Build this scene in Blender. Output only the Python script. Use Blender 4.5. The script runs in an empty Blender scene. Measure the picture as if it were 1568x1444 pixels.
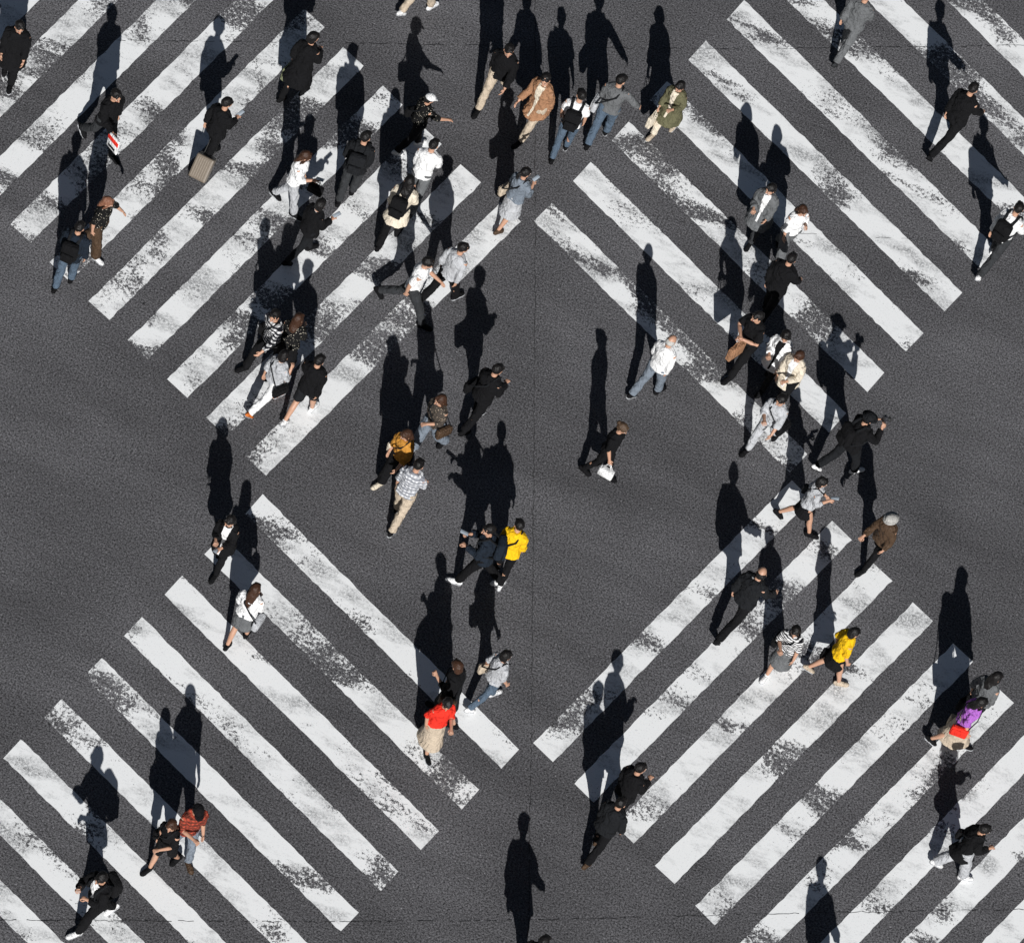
import bpy, bmesh, math, random
import numpy as np
from mathutils import Vector, Matrix, noise
random.seed(7)
rad=math.radians
scene=bpy.context.scene
# ---------------------------------------------------------------- camera
TH=rad(35); PHI=rad(22.6); FP=7500.0; D=81.0
F=Vector((0,math.sin(TH),-math.cos(TH)))
R0=Vector((1,0,0)); U0=Vector((0,math.cos(TH),math.sin(TH)))
R=R0*math.cos(PHI)+U0*math.sin(PHI)
U=-R0*math.sin(PHI)+U0*math.cos(PHI)
CAM=-F*D
cd=bpy.data.cameras.new("camera"); cam=bpy.data.objects.new("camera",cd)
scene.collection.objects.link(cam); scene.camera=cam
cd.sensor_width=36; cd.sensor_fit='HORIZONTAL'; cd.lens=36*FP/1568; cd.clip_end=4000; cd.clip_start=.5
m=Matrix.Identity(4)
for i in range(3):
    m[i][0]=R[i]; m[i][1]=U[i]; m[i][2]=-F[i]; m[i][3]=CAM[i]
cam.matrix_world=m
def survey(px,py,z=0.0):
    d=R*((px-784)/FP)+U*((722-py)/FP)+F
    t=(z-CAM.z)/d.z
    return CAM+d*t
# ---------------------------------------------------------------- light
g=survey(789,602)-survey(785,842); g.z=0
EL=math.atan(1.70/g.length)
S=Vector((-g.x,-g.y,g.length*math.tan(EL))).normalized()
sd=bpy.data.lights.new("sun",'SUN'); sd.energy=5.0; sd.angle=rad(.4); sd.color=(1,.99,.975)
so=bpy.data.objects.new("sun",sd); scene.collection.objects.link(so)
so.rotation_euler=S.to_track_quat('Z','Y').to_euler(); so.location=(0,-20,40)
w=bpy.data.worlds.new("World"); scene.world=w; w.use_nodes=True
nt=w.node_tree; bg=nt.nodes['Background']; sky=nt.nodes.new('ShaderNodeTexSky')
sky.sky_type='NISHITA'; sky.sun_disc=False; sky.sun_elevation=EL; sky.sun_rotation=math.atan2(S.x,S.y)
nt.links.new(sky.outputs[0],bg.inputs[0]); bg.inputs[1].default_value=.02
scene.view_settings.view_transform='Standard'; scene.view_settings.look='None'; scene.view_settings.exposure=0
# ---------------------------------------------------------------- node helpers
def newmat(name):
    mt=bpy.data.materials.new(name); mt.use_nodes=True
    return mt,mt.node_tree,mt.node_tree.nodes['Principled BSDF']
def N(nt,t,**k):
    n=nt.nodes.new(t)
    for a,b in k.items(): setattr(n,a,b)
    return n
def noi(nt,co,scale,detail=2,rough=.5,dist=0):
    n=N(nt,'ShaderNodeTexNoise'); n.inputs['Scale'].default_value=scale
    n.inputs['Detail'].default_value=detail; n.inputs['Roughness'].default_value=rough; n.inputs['Distortion'].default_value=dist
    nt.links.new(co,n.inputs['Vector']); return n.outputs['Fac']
def mr(nt,v,a,b,c,d):
    n=N(nt,'ShaderNodeMapRange'); nt.links.new(v,n.inputs[0])
    for i,x in zip((1,2,3,4),(a,b,c,d)): n.inputs[i].default_value=x
    return n.outputs[0]
def ma(nt,op,a,b,clamp=False):
    n=N(nt,'ShaderNodeMath',operation=op,use_clamp=clamp)
    for i,x in enumerate((a,b)):
        if isinstance(x,(int,float)): n.inputs[i].default_value=x
        else: nt.links.new(x,n.inputs[i])
    return n.outputs[0]
def mixc(nt,f,a,b):
    n=N(nt,'ShaderNodeMix',data_type='RGBA')
    for i,x in ((0,f),(6,a),(7,b)):
        if isinstance(x,(int,float)): n.inputs[i].default_value=x
        elif isinstance(x,tuple): n.inputs[i].default_value=(*x[:3],1)
        else: nt.links.new(x,n.inputs[i])
    return n.outputs[2]
def mapped(nt,co,rot,sc,loc=(0,0,0)):
    n=N(nt,'ShaderNodeMapping'); n.inputs['Rotation'].default_value=(0,0,rot); n.inputs['Scale'].default_value=sc; n.inputs['Location'].default_value=loc
    nt.links.new(co,n.inputs['Vector']); return n.outputs[0]
def asphalt_nodes(nt):
    co=N(nt,'ShaderNodeTexCoord').outputs['Object']
    fine=mr(nt,noi(nt,co,32,3,.9),.38,.62,.15,1.85)
    spk=mr(nt,noi(nt,co,25,1,.5),.69,.75,0,1)
    big=mr(nt,noi(nt,co,.28,3,.5),.3,.7,.78,1.22)
    mid=mr(nt,noi(nt,mapped(nt,co,-.4,(.5,2.0,1)),.55,4,.6),.3,.7,.82,1.18)
    v=ma(nt,'MULTIPLY',ma(nt,'MULTIPLY',fine,big),mid)
    v=ma(nt,'MULTIPLY',v,.112)
    v=ma(nt,'ADD',v,ma(nt,'MULTIPLY',spk,.16))
    vo=N(nt,'ShaderNodeTexVoronoi'); vo.inputs['Scale'].default_value=.9; nt.links.new(co,vo.inputs['Vector'])
    v=ma(nt,'MULTIPLY',v,mr(nt,vo.outputs['Distance'],.016,.030,.35,1))
    cc=N(nt,'ShaderNodeCombineColor')
    nt.links.new(v,cc.inputs[0]); nt.links.new(ma(nt,'MULTIPLY',v,.985),cc.inputs[1]); nt.links.new(ma(nt,'MULTIPLY',v,1.04),cc.inputs[2])
    return co,cc.outputs[0],fine
asph,nt,bs=newmat("asphalt")
co,c,fine=asphalt_nodes(nt); nt.links.new(c,bs.inputs['Base Color']); bs.inputs['Roughness'].default_value=.92
bs.inputs['Specular IOR Level'].default_value=.15
b=N(nt,'ShaderNodeBump'); b.inputs['Strength'].default_value=.4; b.inputs['Distance'].default_value=.008
nt.links.new(fine,b.inputs['Height']); nt.links.new(b.outputs[0],bs.inputs['Normal'])
def paintmat(bias,loc):
    paint,nt,bs=newmat("worn_road_paint")
    co,c,fine=asphalt_nodes(nt)
    low=noi(nt,mapped(nt,co,.45,(.6,1.2,1),loc),.8,3,.55,.5)
    wear=mr(nt,low,.50-bias,.66-bias,0,1)
    fn=noi(nt,co,17,5,.85)
    t=ma(nt,'SUBTRACT',fn,ma(nt,'ADD',ma(nt,'MULTIPLY',wear,.24),.315))
    mask=ma(nt,'MULTIPLY',t,26,True)
    dl=mr(nt,noi(nt,mapped(nt,co,-.3,(.7,1.5,1),loc),1.2,5,.65),.50-bias*.6,.66-bias*.6,0,1)
    df=mr(nt,noi(nt,co,24,4,.85),.38,.58,0,1)
    dirt=ma(nt,'MULTIPLY',dl,df)
    pc=mixc(nt,dirt,(.96,.97,.97),(.26,.265,.27))
    pc=mixc(nt,mr(nt,noi(nt,co,40,2,.7),.26,.42,.35,0),pc,(.35,.35,.36))
    nt.links.new(mixc(nt,mask,c,pc),bs.inputs['Base Color']); bs.inputs['Roughness'].default_value=.8
    bs.inputs['Specular IOR Level'].default_value=.25
    return paint
crackm,nt,bs=newmat("crack_tar"); bs.inputs['Base Color'].default_value=(.018,.018,.019,1); bs.inputs['Roughness'].default_value=.9
# ---------------------------------------------------------------- ground
def mkobj(name,verts,faces,mats,fm=None,smooth=False,loc=None):
    me=bpy.data.meshes.new(name); me.from_pydata(verts,[],faces)
    for q in mats: me.materials.append(q)
    if fm is not None: me.polygons.foreach_set('material_index',fm)
    if smooth: me.polygons.foreach_set('use_smooth',[True]*len(faces))
    me.update(); o=bpy.data.objects.new(name,me); scene.collection.objects.link(o)
    if loc is not None: o.matrix_world=loc
    return o
mkobj("asphalt_ground",[(-900,-900,0),(900,-900,0),(900,900,0),(-900,900,0)],[(0,1,2,3)],[asph])
def crossing(name,fA,side,vec,idx,mt):
    vs=[];fs=[]
    for i in idx:
        A=Vector(fA(i)); s=Vector(side); v=Vector(vec)
        n=60; row=[]
        for k in range(n+1):
            f=k/n
            p=A+v*f; q=A+s+v*f
            j=lambda:random.uniform(-.9,.9)
            a=survey(p.x+j(),p.y+j(),.004); b=survey(q.x+j(),q.y+j(),.004)
            row.append((len(vs),len(vs)+1)); vs+= [tuple(a),tuple(b)]
        for k in range(n):
            fs.append((row[k][0],row[k][1],row[k+1][1],row[k+1][0]))
    return mkobj(name,vs,fs,[mt])
crossing("crosswalk",lambda i:(16+60*i,343+59.4*i),(31,29),(390,-389),range(-7,7),paintmat(.055,(0,0,0)))
crossing("crosswalk",lambda i:(402-61.6*i,757+62.4*i),(-27,29),(393,390),range(0,13),paintmat(.0,(3.3,1,0)))
crossing("crosswalk",lambda i:(845+59*i,310-61.8*i),(-27,29),(392,385),range(0,12),paintmat(.035,(7.7,2,0)))
crossing("crosswalk",lambda i:(817+62*i,1137+62.4*i),(30,29),(395,-402),range(0,11),paintmat(.02,(1.2,9,0)))
def crack(pts,wd,gap=.2):
    vs=[];fs=[];P=[]
    for a,b in zip(pts,pts[1:]):
        a=Vector(a);b=Vector(b);n=int((b-a).length/8)
        for k in range(n): P.append(a+(b-a)*(k/n)+Vector((random.uniform(-1.2,1.2),random.uniform(-1.2,1.2))))
    W=[survey(p.x,p.y,.008) for p in P]
    for i in range(len(W)-1):
        if random.random()<gap: continue
        d=(W[i+1]-W[i]).normalized(); s=Vector((-d.y,d.x,0))
        w1=wd*random.uniform(.3,1.2); w2=wd*random.uniform(.3,1.2); k=len(vs)
        vs+=[W[i]-s*w1,W[i]+s*w1,W[i+1]+s*w2,W[i+1]-s*w2]; fs.append((k,k+1,k+2,k+3))
    mkobj("pavement_crack",[tuple(v) for v in vs],fs,[crackm])
crack([(818,-300),(820,300),(817,760),(814,1100),(809,1444),(808,1800)],.0055,.12)
crack([(-400,58),(0,60),(240,63),(520,66),(818,72),(1100,76),(1568,70),(1900,70)],.0045,.3)
crack([(-400,1404),(0,1408),(400,1411),(800,1409),(1200,1398),(1568,1392),(1900,1390)],.0045,.3)
crack([(1000,330),(1090,350),(1300,362),(1500,372)],.003,.35)
# ---------------------------------------------------------------- cloth materials
COL=dict(K=(.006,.006,.007),K2=(.011,.012,.014),N=(.012,.018,.028),G=(.13,.135,.14),DG=(.035,.037,.04),L=(.46,.47,.49),W=(.88,.88,.88),
 B=(.085,.12,.165),BG=(.18,.21,.25),T=(.52,.43,.33),BR=(.075,.046,.028),C=(.34,.18,.10),O=(.12,.115,.065),Y=(.88,.50,.01),R=(.80,.035,.02),
 U=(.42,.14,.55),MU=(.50,.23,.04),CR=(.70,.62,.50),OR=(.6,.16,.03),GN=(.24,.26,.15),RB=(.20,.09,.055),HG=(.42,.41,.39),HB=(.045,.020,.011),HK=(.007,.006,.006))
PAT=dict(PL=('plaid',(.7,.7,.7),(.015,.015,.02)),PG=('plaid',(.68,.69,.71),(.24,.25,.28)),RP=('plaid',(.42,.07,.04),(.12,.03,.02)),
 FL=('floral',(.008,.008,.008),(.5,.46,.38)),FB=('floral',(.06,.05,.042),(.4,.32,.24)),ST=('stripe',(.78,.78,.78),(.012,.012,.016)))
MC={}
def cloth(key,rough=.9):
    if key in MC: return MC[key]
    mt,nt,bs=newmat("cloth_"+key); co=N(nt,'ShaderNodeTexCoord').outputs['Object']
    if key in PAT:
        kind,a,b2=PAT[key]
        if kind=='floral':
            v=N(nt,'ShaderNodeTexVoronoi'); v.inputs['Scale'].default_value=26; nt.links.new(co,v.inputs['Vector'])
            c=mixc(nt,mr(nt,v.outputs['Distance'],.17,.25,1,0),a,b2)
        else:
            def wv(dirn,s):
                x=N(nt,'ShaderNodeTexWave',bands_direction=dirn); x.inputs['Scale'].default_value=s; x.inputs['Distortion'].default_value=1.2
                nt.links.new(co,x.inputs['Vector']); return mr(nt,x.outputs['Fac'],.45,.55,0,1)
            c=mixc(nt,wv('Z',5 if kind=='plaid' else 7),a,b2)
            if kind=='plaid': c=mixc(nt,ma(nt,'MULTIPLY',wv('X',5),.6),c,b2)
    else:
        a=COL[key]; c=mixc(nt,mr(nt,noi(nt,co,9,4,.6),.3,.7,0,1),tuple(x*.8 for x in a),tuple(min(.9,x*1.12) for x in a))
    nt.links.new(c,bs.inputs['Base Color']); bs.inputs['Roughness'].default_value=rough
    bs.inputs['Specular IOR Level'].default_value=.16
    b=N(nt,'ShaderNodeBump'); b.inputs['Strength'].default_value=1.0; b.inputs['Distance'].default_value=.045
    nt.links.new(noi(nt,mapped(nt,co,.5,(1,1.6,.7)),12,3,.55,1.0),b.inputs['Height']); nt.links.new(b.outputs[0],bs.inputs['Normal'])
    MC[key]=mt; return mt
def simple(name,c,rough=.6):
    mt,nt,bs=newmat(name); co=N(nt,'ShaderNodeTexCoord').outputs['Object']
    nt.links.new(mixc(nt,noi(nt,co,20,3),tuple(x*.85 for x in c),tuple(min(1,x*1.15) for x in c)),bs.inputs['Base Color'])
    bs.inputs['Roughness'].default_value=rough; return mt
SKIN=simple("skin",(.48,.27,.18),.5)
def hairm(key):
    k='hair_'+key
    if k in MC: return MC[k]
    mt,nt,bs=newmat(k); co=N(nt,'ShaderNodeTexCoord').outputs['Object']
    n=noi(nt,mapped(nt,co,0,(1,1,.15)),70,3,.6)
    a=COL[key]; nt.links.new(mixc(nt,n,tuple(x*.6 for x in a),tuple(x*1.5 for x in a)),bs.inputs['Base Color'])
    bs.inputs['Roughness'].default_value=.5; bs.inputs['Specular IOR Level'].default_value=.3; MC[k]=mt
    b=N(nt,'ShaderNodeBump'); b.inputs['Strength'].default_value=.6; b.inputs['Distance'].default_value=.012
    nt.links.new(n,b.inputs['Height']); nt.links.new(b.outputs[0],bs.inputs['Normal']); return mt
EYEW=simple("eye_white",(.75,.73,.7),.3); EYED=simple("iris_dark",(.02,.012,.01),.3); LIP=simple("lips",(.42,.13,.10),.5)
METAL=simple("dark_metal",(.05,.05,.055),.35); SCREEN=simple("phone_screen",(.35,.4,.45),.15)
RUB=simple("rubber",(.02,.02,.02),.7)
# ---------------------------------------------------------------- mesh accumulators
class Acc:
    def __init__(s): s.v=[];s.f=[];s.m=[]
    def add(s,v,f,mi):
        k=len(s.v); s.v+= [tuple(x) for x in v]; s.f+=[tuple(i+k for i in q) for q in f]; s.m+=[mi]*len(f)
def tube(acc,pts,radii,mi=0,n=12,side=Vector((1,0,0)),sq=1.0):
    pts=[Vector(p) for p in pts]; vs=[];fs=[]
    for i,p in enumerate(pts):
        t=(pts[min(i+1,len(pts)-1)]-pts[max(i-1,0)]).normalized()
        s=side-t*side.dot(t)
        if s.length<1e-3: s=Vector((0,1,0))-t*t.y
        s.normalize(); f=t.cross(s); r=radii[i]
        a,b=(r if isinstance(r,tuple) else (r,r))
        for k in range(n):
            th=2*math.pi*k/n; cx=math.cos(th); sy=math.sin(th)
            if sq!=1: cx=math.copysign(abs(cx)**sq,cx); sy=math.copysign(abs(sy)**sq,sy)
            vs.append(p+s*(a*cx)+f*(b*sy))
    for i in range(len(pts)-1):
        for k in range(n):
            fs.append((i*n+k,i*n+(k+1)%n,(i+1)*n+(k+1)%n,(i+1)*n+k))
    c0=len(vs); vs+=[pts[0],pts[-1]]; L=(len(pts)-1)*n
    for k in range(n):
        fs.append((c0,(k+1)%n,k)); fs.append((c0+1,L+k,L+(k+1)%n))
    acc.add(vs,fs,mi)
def ball(acc,c,r,mi=0,nu=12,nv=8,M=None,shape=None):
    vs=[];fs=[]
    for j in range(nv+1):
        ph=math.pi*j/nv
        for i in range(nu):
            th=2*math.pi*i/nu
            p=Vector((math.sin(ph)*math.cos(th),math.sin(ph)*math.sin(th),math.cos(ph)))
            if shape: p=shape(p)
            p=Vector((p.x*r[0],p.y*r[1],p.z*r[2]))+Vector(c)
            vs.append(M@p if M else p)
    for j in range(nv):
        for i in range(nu): fs.append((j*nu+i,(j+1)*nu+i,(j+1)*nu+(i+1)%nu,j*nu+(i+1)%nu))
    acc.add(vs,fs,mi)
def rbox(acc,c,size,mi=0,M=None,bev=.02,seg=2):
    bm=bmesh.new(); bmesh.ops.create_cube(bm,size=1)
    for v in bm.verts: v.co=Vector((v.co.x*size[0],v.co.y*size[1],v.co.z*size[2]))
    bmesh.ops.bevel(bm,geom=list(bm.edges),offset=bev,segments=seg,affect='EDGES',profile=.5)
    vs=[]
    for v in bm.verts:
        p=v.co+Vector(c); vs.append(M@p if M else p.copy())
    bm.verts.index_update()
    acc.add(vs,[tuple(v.index for v in f.verts) for f in bm.faces],mi); bm.free()
TEX=[]
for sz in (.05,.09,.13):
    t=bpy.data.textures.new("folds",'CLOUDS'); t.noise_scale=sz; t.noise_depth=2; TEX.append(t)
def remesh_tmp(acc,voxel,disp,ti,sm=2):
    me=bpy.data.meshes.new("tmp"); me.from_pydata(acc.v,[],acc.f); me.update()
    o=bpy.data.objects.new("tmp",me); scene.collection.objects.link(o)
    o.location=(random.uniform(-50,50),random.uniform(-50,50),0)
    r=o.modifiers.new("r",'REMESH'); r.mode='VOXEL'; r.voxel_size=voxel
    if sm: q=o.modifiers.new("s",'SMOOTH'); q.factor=.5; q.iterations=sm
    if disp:
        d=o.modifiers.new("d",'DISPLACE'); d.texture=TEX[ti]; d.texture_coords='GLOBAL'; d.strength=disp; d.mid_level=.5
    return o
TOPS=dict(tee=(.88,.016,.80,.01),shirt=(.86,.018,1.88,.012),jacket=(.82,.028,1.92,.015),coat=(.52,.032,1.92,.065),
 blouse=(.90,.024,1.5,.02),half=(.88,.020,1.15,.012),dress=(.46,.018,.8,.09),cardi=(.68,.026,1.9,.03),none=(.9,.01,.3,0))
BOTS=dict(trousers=(.012,.10),slim=(.006,.10),wide=(.032,.12),shorts=(.02,.50),skirt=(0,.42),midi=(0,.28),mini=(0,.56))
PEND=[]
def person(px,py,face,sex='m',st=.6,top='jacket',tc='K',bot='trousers',bc='K',hair='short',hc='HK',la='s',ra='s',bag=None,bgc='K',shoe='K',inner=None,lean=4,h=None,lead=None,hd=14,tag=None):
    s=(h if h else (random.uniform(.98,1.04) if sex=='m' else random.uniform(.92,.97)))
    fem=sex=='f'; lead=random.choice((1,-1)) if lead is None else lead
    sw=.90 if fem else .97; hw=1.0
    ln=math.tan(rad(lean+random.uniform(-2,3))); X=Vector((1,0,0))
    legs={}
    for sd_,fr in ((lead,True),(-lead,False)):
        th=rad(26*st) if fr else rad(-22*st); kb=rad(7*st+2) if fr else rad(24*st+3)
        hp=Vector((sd_*.085*hw,0,.90)); kn=hp+Vector((0,math.sin(th),-math.cos(th)))*.42
        sa=th-kb; an=kn+Vector((sd_*-.020,math.sin(sa),-math.cos(sa)))*.41
        legs[sd_]=[hp,kn,an]
    low=min(legs[1][2].z,legs[-1][2].z); dz=.085-low
    for k in legs: legs[k]=[p+Vector((0,0,dz)) for p in legs[k]]
    swy=random.uniform(-.015,.015)
    def sp(z):
        return Vector((swy*(z-.9)/.5,(z-.90)*ln,z+dz))
    skin=Acc(); topA=Acc(); botA=Acc(); hairA=Acc(); raw=Acc()
    bt,bl=BOTS[bot]; skirt=bot in('skirt','midi','mini')
    for k,(hp,kn,an) in legs.items():
        calf=kn.lerp(an,.35)+Vector((0,-.012,0))
        tube(skin,[hp+Vector((0,0,.04)),hp.lerp(kn,.4),kn,calf,kn.lerp(an,.7),an,an-Vector((0,0,.03))],[.085,.072,.052,.053,.042,.034,.036])
        if not skirt:
            if bl<.3:
                e=an+Vector((0,0,bl-.10+.01))
                tube(botA,[hp+Vector((0,0,.05)),hp.lerp(kn,.35),kn,kn.lerp(e,.5),e],[.095+bt,.083+bt,.062+bt,.056+bt*1.3,.048+bt*1.5])
            else:
                tube(botA,[hp+Vector((0,0,.05)),hp.lerp(kn,.5),hp.lerp(kn,.9)],[.10,.095,.085])
        lift=max(0,an.z-.085); p=math.asin(min(.7,lift/.13)) if an.y<hp.y else 0
        if an.y>=hp.y and lift>0: p=-.1
        d=Vector((0,math.cos(p),-math.sin(p))); u=Vector((0,math.sin(p),math.cos(p)))
        pts=[];rr=[]
        for y,a,b in ((-.075,.018,.02),(-.06,.034,.04),(-.01,.038,.05),(.05,.040,.042),(.11,.047,.032),(.16,.042,.026),(.19,.02,.018)):
            pts.append(an+d*y+u*(-.085+b+.002)); rr.append((a,b))
        tube(raw,pts,rr,4,10)
        tube(raw,[an+u*-.06,an+u*.02],[.045,.042],4,10)
        pts=[an+d*y+u*-.079 for y in(-.078,-.05,.05,.12,.17,.198)]
        tube(raw,pts,[(.02,.006),(.040,.009),(.041,.009),(.050,.009),(.044,.009),(.018,.006)],9 if shoe=='W' or random.random()<.35 else 4,10)
    hipr=.166 if fem else .158
    if not skirt:
        tube(botA,[sp(.80),sp(.86),sp(.94),sp(1.04)],[(.12,.09),(hipr,.12),(hipr-.005,.115),(.14,.10)],n=16)
    else:
        stx=.30*st*((.95-bl)/.5)
        zs=[bl,bl+.12,.75,.88,.97,1.05]; a=[.20+.1*(.6-bl),.195,.185,.172,.15,.133]
        tube(botA,[Vector((0,0,z+dz)) for z in zs],[(a[i],a[i]*.78+stx*.4*max(0,(.8-zs[i])/.5)) for i in range(6)],n=20)
    hem,tt,slv,fl=TOPS[top]
    zs=[hem];aa=[(hipr+tt+fl,.118+tt*.8+fl*.9+(.12*st if hem<.7 else 0))]
    if hem<.75:
        zs.append((hem+.84)/2); aa.append((hipr+tt+fl*.55,.118+tt+fl*.5+(.05*st)))
        zs.append(.84); aa.append((hipr+tt,.122+tt))
    for z,a,b in ((.94,hipr-.004,.112),(1.06,.140 if not fem else .126,.100),(1.18,.156 if not fem else .142,.112),(1.30,.170*sw,.122 if not fem else .125),(1.37,.168*sw,.105),(1.415,.125*sw,.085),(1.45,.068,.062),(1.465,.056,.055)):
        if z>zs[-1]+.03: zs.append(z); aa.append((a+tt,b+tt*.8))
    tube(topA,[sp(z) for z in zs],aa,n=20,sq=.92)
    tube(skin,[sp(1.36),sp(1.43),sp(1.50)+Vector((0,.008,0)),sp(1.54)+Vector((0,.012,0))],[(.08,.07),.056,.050,.050])
    hands={}
    tw=rad(lead*random.uniform(2,12)*st)
    TW=Matrix.Rotation(tw,3,'Z')
    for sd_,code in ((-1,la),(1,ra)):
        sh=sp(1.375)+TW@Vector((sd_*.172*sw,0,0)); ph=(1 if lead!=sd_ else -1)
        P=dict(s=(22*st*ph+2,4,20 if ph>0 else 8,0),h=(2,5,9,1),p=(12,6,88,-26),f=(48,10,20,-4),o=(10,36,20,26),b=(6,12,132,-16),c=(38,10,90,-30),k=(-16,12,22,2),q=(32,5,34,-10),x=(14,12,74,-55))[code]
        jit=lambda a:random.uniform(-a,a)
        p,ab,e,ab2=[rad(z) for z in (P[0]+jit(5),P[1]+jit(3),P[2]+(abs(jit(14)) if code in'sh' else jit(10)),P[3]+jit(5))]
        ud=TW@Vector((sd_*math.sin(ab),math.sin(p)*math.cos(ab),-math.cos(p)*math.cos(ab)))
        fd=TW@Vector((sd_*math.sin(ab2),math.sin(p+e)*math.cos(ab2),-math.cos(p+e)*math.cos(ab2)))
        el=sh+ud*.280; wr=el+fd*.240
        tube(skin,[sh,sh.lerp(el,.4),el,el.lerp(wr,.35),wr,wr+fd*.02],[.052,.045,.038,.038,.027,.026])
        J=[sh+Vector((-sd_*.03,0,.005)),sh.lerp(el,.35),sh.lerp(el,.8),el,el.lerp(wr,.4),wr]; Lp=[0,.35,.8,1,1.4,2]
        Rr=[.056,.053,.046,.045,.042,.034]
        pts=[];rr=[]
        for q_,l_,r_ in zip(J,Lp,Rr):
            if l_<=slv: pts.append(q_); rr.append(r_+tt*(.65 if l_<.2 else .85))
        if slv<1: pts.append(sh.lerp(el,slv)); rr.append(.050+tt*1.1)
        else: pts.append(el.lerp(wr,slv-1)); rr.append(.035+tt)
        if len(pts)>2 and (pts[-1]-pts[-2]).length<.01: pts.pop(-2); rr.pop(-2)
        tube(topA,pts,rr)
        hdir=fd; wa=Vector((0,1,0))-hdir*hdir.y
        if wa.length<.5: wa=Vector((-sd_,0,0))-hdir*(-sd_*hdir.x)
        wa.normalize(); nn=hdir.cross(wa)
        inw=Vector((-sd_,0,-.3)); 
        if nn.dot(inw)<0: nn=-nn
        tube(skin,[wr,wr+hdir*.03,wr+hdir*.065,wr+hdir*.09],[(.026,.020),(.036,.018),(.041,.017),(.038,.014)],side=wa)
        for fi,(off,L) in enumerate(((.030,.070),(.010,.079),(-.010,.074),(-.029,.058))):
            b0=wr+hdir*.078+wa*off; cu=rad(20 if code in'shokf' else 50)
            d1=(hdir*math.cos(cu)+nn*math.sin(cu)+wa*off*3).normalized(); d2=(hdir*math.cos(cu*2.2)+nn*math.sin(cu*2.2)).normalized()
            tube(raw,[b0,b0+d1*L*.5,b0+d1*L*.5+d2*L*.35,b0+d1*L*.5+d2*L*.52],[.0095,.0085,.0075,.004],0,6)
        t0=wr+hdir*.025+wa*.026; td=(hdir*.65+wa*.65+nn*.35).normalized(); t2=(hdir*.9+nn*.4).normalized()
        tube(raw,[t0,t0+td*.035,t0+td*.035+t2*.026,t0+td*.035+t2*.034],[.012,.0105,.009,.005],0,6)
        hands[sd_]=(wr+hdir*.10,hdir,wa,nn)
    hc0=sp(1.585)+Vector((0,.022,0)); HM=Matrix.Translation(hc0)@Matrix.Rotation(rad(random.uniform(-28,28)),4,'Z')@Matrix.Rotation(-rad(hd+random.uniform(-6,10)),4,'X')
    def hs(p):
        q=p.copy()
        if q.z<0: q.x*=1-.32*q.z*q.z; q.y*=1-.12*q.z*q.z
        if q.z<-.1 and q.y<0: q.y*=.80; 
        return q
    ball(raw,(0,0,0),(.076,.096,.118),0,18,14,HM,hs)
    tube(raw,[HM@Vector((0,.088,.012)),HM@Vector((0,.100,-.010)),HM@Vector((0,.108,-.026)),HM@Vector((0,.094,-.036))],[(.008,.006),(.011,.009),(.015,.012),(.012,.006)],0,8)
    for q in(-1,1):
        ball(raw,(q*.030,.083,.004),(.014,.008,.008),6,8,6,HM); ball(raw,(q*.030,.088,.004),(.0065,.0045,.007),7,8,6,HM)
        ball(raw,(q*.030,.087,.024),(.017,.006,.004),1,8,5,HM)
        ball(raw,(q*.076,-.005,-.008),(.010,.018,.030),0,8,6,HM)
    ball(raw,(0,.080,-.058),(.022,.010,.007),8,8,6,HM)
    hcap=(.083,.100,.102) if not fem else (.087,.104,.106)
    if hair=='bald': ball(hairA,(0,-.032,-.006),(.083,.078,.075),0,16,12,HM)
    elif hair in('cap','hat'):
        ball(hairA,(0,-.018,.012),(.083,.098,.10),0,16,12,HM)
    else:
        ball(hairA,(0,-.020,.030),hcap,0,18,12,HM)
        for q in(-1,1):
            tube(hairA,[HM@Vector((q*.01,.045,.098)),HM@Vector((q*.035,.070,.075)),HM@Vector((q*.052,.072,.048))],[(.034,.02),(.030,.014),(.018,.007)],n=8)
    if hair in('long','vlong'):
        L=.24 if hair=='long' else .36
        tube(hairA,[HM@Vector((0,-.045,.06)),HM@Vector((0,-.055,-.03)),HM@Vector((0,-.062,-.10)),sp(1.585-L*.75)+Vector((0,-.090-tt,0)),sp(1.585-L)+Vector((0,-.100-tt,0))],[(.078,.055),(.088,.060),(.088,.052),(.074,.034),(.040,.016)],n=14)
        for q in(-1,1): tube(hairA,[HM@Vector((q*.070,.02,.03)),HM@Vector((q*.080,.012,-.04)),HM@Vector((q*.078,0,-.11)),HM@Vector((q*.070,-.01,-.16))],[.020,.022,.020,.010],n=8)
    elif hair=='bob':
        tube(hairA,[HM@Vector((0,-.03,.05)),HM@Vector((0,-.035,-.02)),HM@Vector((0,-.035,-.09))],[(.086,.082),(.092,.080),(.080,.066)],n=14)
    elif hair=='tail':
        tube(hairA,[HM@Vector((0,-.10,.03)),HM@Vector((0,-.145,0)),HM@Vector((0,-.14,-.09)),HM@Vector((0,-.12,-.17))],[.022,.034,.03,.01],n=8)
    elif hair=='bun': ball(hairA,(0,-.115,.05),(.042,.04,.042),0,10,8,HM)
    if hair=='cap':
        ball(raw,(0,-.008,.045),(.090,.108,.085),9,18,12,HM,lambda p:Vector((p.x,p.y,max(p.z,-.1))))
        tube(raw,[HM@Vector((0,.06,.052)),HM@Vector((0,.12,.045)),HM@Vector((0,.165,.03))],[(.078,.006),(.070,.006),(.035,.005)],9,12)
    if hair=='hat':
        ball(raw,(0,-.005,.055),(.092,.108,.078),9,18,12,HM,lambda p:Vector((p.x,p.y,max(p.z,-.1))))
        tube(raw,[HM@Vector((0,0,.046)),HM@Vector((0,0,.052)),HM@Vector((0,0,.058))],[(.13,.145),(.135,.15),(.09,.10)],9,20)
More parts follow.
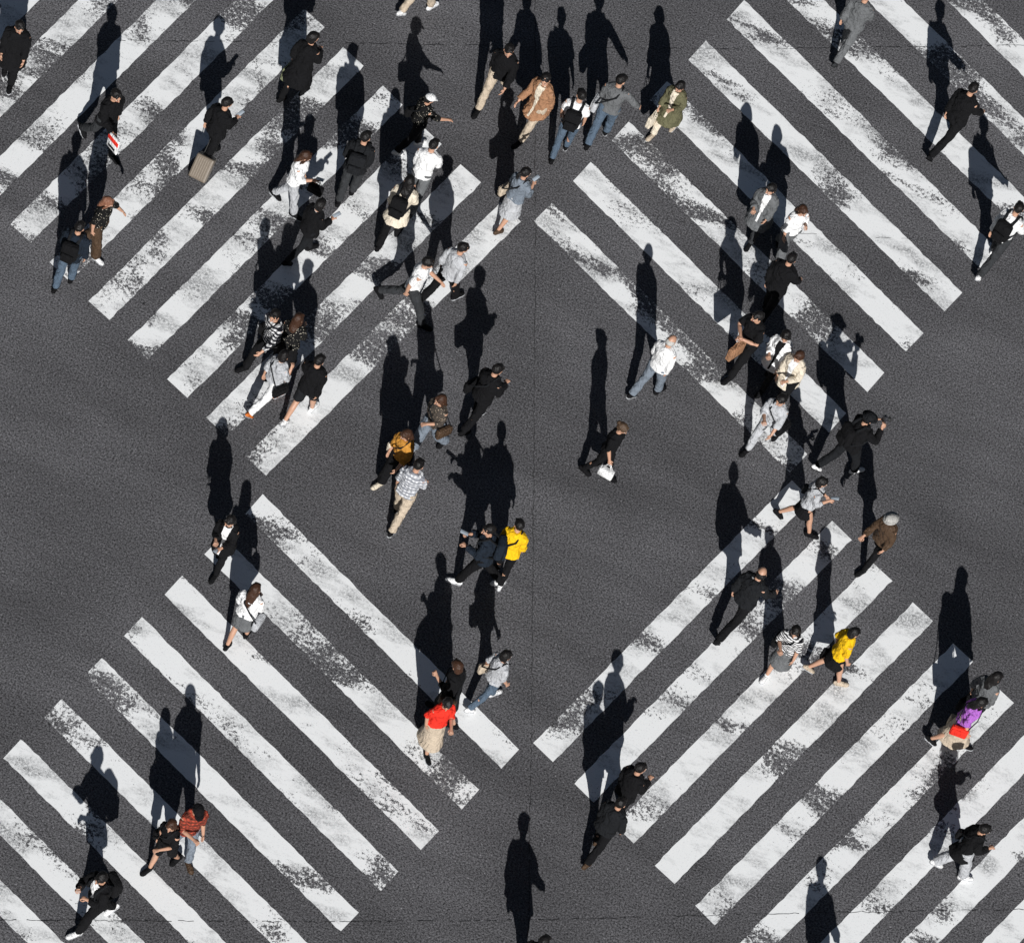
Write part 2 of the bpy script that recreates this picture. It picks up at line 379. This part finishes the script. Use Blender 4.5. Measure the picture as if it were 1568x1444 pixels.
    objs=[(remesh_tmp(skin,.012,0,0,1),0),(remesh_tmp(topA,.013,.050 if tt>.018 else .036,random.choice((1,2)),3),2),(remesh_tmp(botA,.014,.036,random.choice((1,2)),3),3),(remesh_tmp(hairA,.010,.022,0,1),1)]
    wpos=survey(px,py,hc0.z*s); w2=survey(px+20*math.sin(rad(face)),py-20*math.cos(rad(face)),hc0.z*s)-wpos
    ang=math.atan2(w2.y,w2.x)-math.pi/2
    MW=Matrix.Rotation(ang,4,'Z'); off=MW@(hc0*s)
    MW=Matrix.Translation(Vector((wpos.x-off.x,wpos.y-off.y,0)))@MW
    mats=[SKIN,hairm(hc),cloth(tc),cloth(bc),cloth(shoe,.5),cloth(inner or tc),EYEW,EYED,LIP,None]
    capc={'cap':('W' if tag=='whitecap' else 'K'),'hat':('HG' if tag=='greyhat' else 'K2')}.get(hair)
    mats[9]=cloth(capc) if capc else cloth('L')
    PEND.append(dict(name='man' if sex=='m' else 'woman',objs=objs,raw=raw,MW=MW,s=s,mats=mats,inner=inner,dz=dz))
    def put(name,acc,ms):
        v=[tuple(Vector(q)*s) for q in acc.v]; mkobj(name,v,acc.f,ms,acc.m,True,MW)
    for bg_ in (bag or '').split('+'):
        if not bg_: continue
        kind,_,c_=bg_.partition(':'); c_=c_ or bgc; A=Acc()
        if kind=='back':
            y0=-.115-tt
            rbox(A,sp(1.20)+Vector((0,y0-.070,0)),(.29,.14,.40),0,None,.055,3); rbox(A,sp(1.10)+Vector((0,y0-.155,0)),(.22,.05,.20),0,None,.02,2)
            for q in(-1,1):
                tube(A,[sp(1.36)+Vector((q*.08,y0-.02,.0)),sp(1.435)+Vector((q*.095,-.02,.03+tt)),sp(1.36)+Vector((q*.10,.115+tt,0)),sp(1.2)+Vector((q*.125,.135+tt,0)),sp(1.08)+Vector((q*.165,.04,0)),sp(1.03)+Vector((q*.12,y0,0))],[(.026,.009)]*6,1,8)
            put("backpack",A,[cloth(c_),cloth('K2')])
        elif kind in('shR','shL'):
            q=1 if kind=='shR' else -1
            cx=sp(.88)+Vector((q*(.215+tt),-.03,0))
            rbox(A,cx,(.10,.30,.23),0,None,.03,3); rbox(A,cx+Vector((q*.055,0,.02)),(.02,.26,.15),0,None,.008,2)
            tube(A,[cx+Vector((0,.12,.11)),sp(1.15)+Vector((q*.10,.135+tt,0)),sp(1.33)+Vector((-q*.06,.135+tt,0)),sp(1.44)+Vector((-q*.10,.0,.03+tt)),sp(1.33)+Vector((-q*.06,-.13-tt,0)),sp(1.12)+Vector((q*.10,-.125-tt,0)),cx+Vector((0,-.12,.11))],[(.014,.008)]*7,1,8)
            put("shoulder_bag",A,[cloth(c_,.6),cloth('K2')])
        elif kind in('hbR','hbL','toR','toL'):
            q=1 if kind[-1]=='R' else -1; hp_,hdir,wa,nn=hands[q]; to=kind[0]=='t'
            sz=(.10,.34,.30) if to else (.12,.28,.20)
            tp=hp_-Vector((0,0,.03)); c0=tp-Vector((0,0,.14+sz[2]/2)) if tp.z>.6 else tp-Vector((0,0,.10+sz[2]/2))
            rbox(A,c0,sz,0,None,.025,3); rbox(A,c0+Vector((q*sz[0]*.5,0,-.02)),(.015,sz[1]*.7,sz[2]*.5),0,None,.006,1)
            for dx in(-.03,.03):
                tube(A,[c0+Vector((dx,.09,sz[2]/2-.01)),tp+Vector((dx*.4,.03,0)),tp+Vector((dx*.4,-.03,0)),c0+Vector((dx,-.09,sz[2]/2-.01))],[.007]*4,1,6)
            put("tote_bag" if to else "handbag",A,[cloth(c_,.6),cloth(c_,.6)])
        elif kind in('phR','phL'):
            q=1 if kind=='phR' else -1; hp_,hdir,wa,nn=hands[q]
            z=Vector((0,-.35,1)).normalized(); x=X; y=z.cross(x)
            MM=Matrix.Translation(hp_+hdir*.02+Vector((0,0,.022))); MM=MM@Matrix(((x.x,y.x,z.x,0),(x.y,y.y,z.y,0),(x.z,y.z,z.z,0),(0,0,0,1)))
            rbox(A,(0,0,0),(.076,.155,.009),0,MM,.004,2); rbox(A,(0,0,.0055),(.068,.142,.003),1,MM,.001,1)
            put("smartphone",A,[METAL,SCREEN])
        elif kind=='camera':
            cc=(hands[1][0]+hands[-1][0])/2+Vector((0,.02,.02))
            rbox(A,cc,(.14,.06,.095),0,None,.012,2); rbox(A,cc+Vector((0,0,.058)),(.05,.05,.03),0,None,.008,2)
            tube(A,[cc+Vector((0,.02,0)),cc+Vector((0,.06,0)),cc+Vector((0,.09,0)),cc+Vector((0,.095,0))],[.034,.036,.037,.030],1,14)
            put("camera_with_lens",A,[METAL,RUB])
        elif kind=='paper':
            q=1; hp_,hdir,wa,nn=hands[q]
            rbox(A,hp_+Vector((.03,.0,-.10)),(.035,.26,.34),0,None,.006,1); rbox(A,hp_+Vector((.052,.0,-.02)),(.008,.262,.10),1,None,.002,1); rbox(A,hp_+Vector((.052,0,-.20)),(.008,.16,.05),2,None,.002,1)
            put("newspaper",A,[cloth('W'),cloth('R'),cloth('K')])
    return MW
p=person
# ---- upper left
p(30,42,195,top='coat',la='h',ra='h',st=.4,h=1.0)
p(178,147,140,top='jacket',bot='trousers',bc='DG',ra='q',bag='paper',st=.8,h=1.03)
p(348,158,60,'f',.5,'jacket','K','trousers','K','short',la='k',ra='p',bag='phR',shoe='K',h=.97)
p(480,58,50,'f',.5,'coat','K','slim','K','bob',la='k',ra='p',bag='toL:GN',h=1.0)
p(658,152,80,'f',.6,'half','FL','trousers','K','cap',la='h',ra='f',tag='whitecap',shoe='W',bag='shL:K')
p(560,210,20,'m',.4,'jacket','K2','trousers','DG',la='h',ra='h',bag='back:K2')
p(468,240,120,'f',.6,'blouse','W','trousers','L','long','HB',la='h',ra='p',bag='hbR:K+phR',shoe='K')
p(664,222,25,'m',.6,'shirt','W','trousers','G',la='h',ra='s',shoe='DG')
p(627,278,30,'f',.6,'cardi','CR','trousers','K','long',bag='back:K',la='h',ra='b',h=1.0)
p(805,265,60,'f',.5,'blouse','BG','skirt','L','tail',la='h',ra='p',bag='shL:T+phR',shoe='BR')
p(491,313,70,'f',.7,'jacket','K','slim','K2','bob',ra='p',la='s',bag='phR',inner='W')
p(165,310,130,'f',.5,'half','FL','wide','BR','long','RB',la='o',ra='s',shoe='W')
p(122,348,30,'m',.4,'jacket','N','trousers','B',la='h',ra='h',bag='back:K',shoe='K')
p(709,380,65,'m',.9,'shirt','L','trousers','K',la='k',ra='s',shoe='K')
p(655,403,115,'m',1.1,'tee','W','trousers','DG',la='s',ra='s',shoe='K',lead=1,h=1.04,lean=7)
p(420,484,250,'m',1.0,'shirt','PL','trousers','K',la='s',ra='s',bag='shR:K')
p(457,488,40,'f',.6,'blouse','FL','skirt','K','long','HB',la='h',ra='p',shoe='K')
p(435,545,65,'f',.9,'blouse','L','trousers','W','bob',la='s',ra='b',bag='shR:K',shoe='OR')
p(489,552,45,'m',.7,'jacket','K','shorts','K2','short',la='s',ra='s',shoe='W')
# ---- centre
p(762,566,60,'m',.5,'jacket','K','trousers','K',la='h',ra='p',bag='shL:K')
p(674,613,245,'f',.7,'blouse','FB','wide','BG','long','HB',la='p',ra='s',bag='shL:BR')
p(622,666,240,'f',.7,'blouse','MU','wide','K','long','HB',la='s',ra='h',bag='shR:CR',shoe='CR')
p(641,712,35,'m',.6,'half','PG','trousers','T',la='s',ra='s',shoe='K')
p(352,798,215,'f',.6,'cardi','K','slim','K','bob',la='p',ra='p',inner='W',bag='phL')
p(391,902,35,'f',.5,'blouse','W','mini','G','vlong','HB',la='h',ra='p',bag='shR:L',shoe='K')
p(748,812,285,'m',.8,'jacket','N','trousers','K',la='p',ra='p',bag='phR+back:N',shoe='W',h=1.04)
p(795,804,20,'f',.4,'jacket','Y','slim','K','short',la='h',ra='h',bag='shL:K',shoe='W')
p(700,1020,300,'f',.5,'blouse','K','skirt','K2','bob','HB',la='p',ra='h',bag='shL:BR')
p(775,1004,70,'f',.7,'half','L','slim','B','bob','HK',la='k',ra='h',bag='shL:T',shoe='W')
p(685,1078,160,'f',.6,'half','R','midi','T','bob','HK',la='p',ra='k',shoe='K',lead=1)
# ---- top centre
p(779,78,215,'m',1.0,'jacket','K','trousers','T',la='s',ra='s',shoe='K',h=1.05)
p(835,122,235,'m',.9,'cardi','C','trousers','T',la='s',ra='s',shoe='K',inner='CR',h=1.03)
p(890,146,20,'m',.5,'tee','W','slim','B',bag='back:K',la='h',ra='h',shoe='K')
p(951,123,30,'m',.6,'shirt','G','trousers','B',la='h',ra='o',bag='shL:L',shoe='K',h=1.04)
p(1041,133,230,'f',.6,'coat','O','trousers','CR','bob','HK',la='p',ra='h',bag='toR:CR',inner='CR',shoe='T')
p(674,-74,60,'m',.7,'shirt','W','trousers','T',shoe='W')
# ---- upper right
p(1328,-6,40,'m',.8,'jacket','G','trousers','G',la='s',ra='s',shoe='DG',h=1.03)
p(1490,136,55,'m',1.0,'jacket','K','trousers','K',la='s',ra='s',shoe='K',h=1.06)
p(1560,319,45,'m',.9,'shirt','W','trousers','DG',bag='back:K',la='s',ra='s',shoe='W',h=1.05)
p(1180,290,215,'f',.6,'coat','G','trousers','DG','bob',la='h',ra='p',inner='W',shoe='K')
p(1229,323,160,'f',.6,'blouse','W','wide','G','long','HB',la='b',ra='h',shoe='K')
p(1212,396,45,'m',.6,'jacket','K','trousers','K',la='s',ra='s',shoe='K')
p(1160,486,235,'m',.8,'tee','K','trousers','K',la='x',ra='x',shoe='K',bag='toR:C',h=1.04)
p(1203,515,225,'f',.6,'cardi','W','slim','K','long','HK',la='h',ra='p',inner='K',shoe='K')
p(1223,546,225,'f',.7,'cardi','CR','wide','K','bob','HB',la='p',ra='h',inner='W',shoe='K')
p(1028,522,60,'m',.6,'shirt','W','trousers','BG','bald','HG',la='h',ra='s',shoe='K')
p(953,656,120,'f',.5,'half','K','slim','K','bun','BR',la='k',ra='h',bag='hbR:W',shoe='K')
p(1196,613,230,'f',.8,'blouse','L','trousers','L','tail','HK',la='s',ra='p',bag='shL:K',shoe='K')
p(1330,641,80,'m',.8,'jacket','K','trousers','K2','hat',la='c',ra='c',bag='camera+back:K',shoe='W',h=1.04)
p(1259,739,110,'f',.8,'blouse','L','mini','K','bob','HK',la='s',ra='p',bag='phR+shL:DG',shoe='K')
p(1364,796,240,'f',.7,'jacket','BR','slim','K','hat','HG',la='h',ra='q',tag='greyhat',shoe='K')
p(1166,878,50,'m',1.1,'jacket','K2','trousers','K','bald','HK',la='k',ra='s',shoe='K',h=1.06,inner='W')
p(1218,967,220,'f',.6,'half','ST','skirt','G','bob','HK',la='h',ra='p',shoe='W',bag='shR:K')
p(1308,969,100,'f',.7,'half','Y','mini','K','bob','HK',la='k',ra='h',bag='toL:K',shoe='T')
p(1526,1037,60,'f',.5,'blouse','G','trousers','K','long','HK',la='k',ra='h',bag='toL:K',shoe='K')
p(1503,1076,110,'f',.7,'half','U','midi','T','long','HK',la='k',ra='h',bag='shR:R+toL:T',shoe='K')
p(1508,1270,100,'f',.6,'cardi','K','wide','L','short','HK',la='k',ra='p',bag='shL:K',shoe='W')
p(981,1176,60,'m',.6,'jacket','K','trousers','K',la='s',ra='p',shoe='K')
p(951,1229,45,'m',.6,'jacket','K2','trousers','K','short','HK',la='s',ra='h',shoe='BR')
# ---- lower left
p(303,1241,160,'m',.6,'half','RP','trousers','BG','cap',la='h',ra='p',shoe='BR')
p(262,1264,235,'f',.6,'half','K','shorts','K','long','HB',la='p',ra='s',bag='shR:K',shoe='K')
p(155,1345,250,'m',.8,'jacket','K','trousers','K',la='x',ra='c',bag='back:K',shoe='W',inner='W')
p(833,1441,30,'m',.9,'jacket','K','trousers','K',shoe='K')
p(1306,1512,30,'m',.5,'jacket','K','trousers','K',shoe='K')
# ---------------------------------------------------------------- assemble people
bpy.context.view_layer.update(); dg=bpy.context.evaluated_depsgraph_get()
built=[]
for P in PEND:
    V=[];Fc=[];MI=[];k=0
    for o,mi in P['objs']:
        me=o.evaluated_get(dg).to_mesh(); n=len(me.vertices); co=np.empty(n*3,dtype=np.float32); me.vertices.foreach_get('co',co); co=co.reshape(-1,3)
        fs=[tuple(i+k for i in q.vertices) for q in me.polygons]
        if mi==2 and P['inner']:
            nrm=np.empty(len(me.polygons)*3,dtype=np.float32); me.polygons.foreach_get('normal',nrm); nrm=nrm.reshape(-1,3)
            cen=np.empty(len(me.polygons)*3,dtype=np.float32); me.polygons.foreach_get('center',cen); cen=cen.reshape(-1,3)
            wd=.02+.045*np.clip((cen[:,2]-P['dz']-.9)/.5,0,1)
            sel=(np.abs(cen[:,0])<wd)&(nrm[:,1]>.25)&(cen[:,2]>.7+P['dz'])
            MI+= list(np.where(sel,5,2))
        else: MI+=[mi]*len(fs)
        V+=co.tolist(); Fc+=fs; k+=n
        o.evaluated_get(dg).to_mesh_clear()
    Fc+=[tuple(i+k for i in q) for q in P['raw'].f]; V+=P['raw'].v; MI+=P['raw'].m
    V=(np.array(V)*P['s']).tolist()
    built.append((P,V,Fc,[int(x) for x in MI]))
for P in PEND:
    for o,_ in P['objs']:
        me=o.data; bpy.data.objects.remove(o); bpy.data.meshes.remove(me)
for P,V,Fc,MI in built:
    mkobj(P['name'],V,Fc,P['mats'],MI,True,P['MW'])
# ---------------------------------------------------------------- rolling suitcase
A=Acc(); c0=survey(301,277,0); c0.z=0
hd=survey(338,220,0)-c0; hd.z=0; hd.normalize(); ang=math.atan2(hd.y,hd.x)-math.pi/2
T=Matrix.Translation((0,0,.04))@Matrix.Rotation(rad(-34),4,'X')@Matrix.Scale(.80,4)
rbox(A,(0,0,.30),(.40,.24,.56),0,T,.035,3)
for i in range(7): rbox(A,(-.15+.05*i,-.121,.30),(.018,.012,.46),1,T,.004,1); rbox(A,(-.15+.05*i,.121,.30),(.018,.012,.46),1,T,.004,1)
rbox(A,(0,0,.30),(.406,.018,.566),2,T,.006,1)
for q in(-1,1):
    tube(A,[T@Vector((q*.10,.08,.55)),T@Vector((q*.10,.08,1.02))],[.008,.008],2,8)
    for y in(-.08,.08): tube(A,[T@Vector((q*.15-.014,y,0)),T@Vector((q*.15+.014,y,0))],[.03,.03],2,12,Vector((0,1,0)))
tube(A,[T@Vector((-.11,.08,1.02)),T@Vector((.11,.08,1.02))],[.013,.013],2,8,Vector((0,1,0)))
mkobj("rolling_suitcase",A.v,A.f,[simple("suitcase_shell",(.16,.13,.10),.4),simple("suitcase_ribs",(.26,.22,.18),.35),RUB],A.m,False,Matrix.Translation(c0)@Matrix.Rotation(ang,4,'Z'))
print("people",len(PEND))
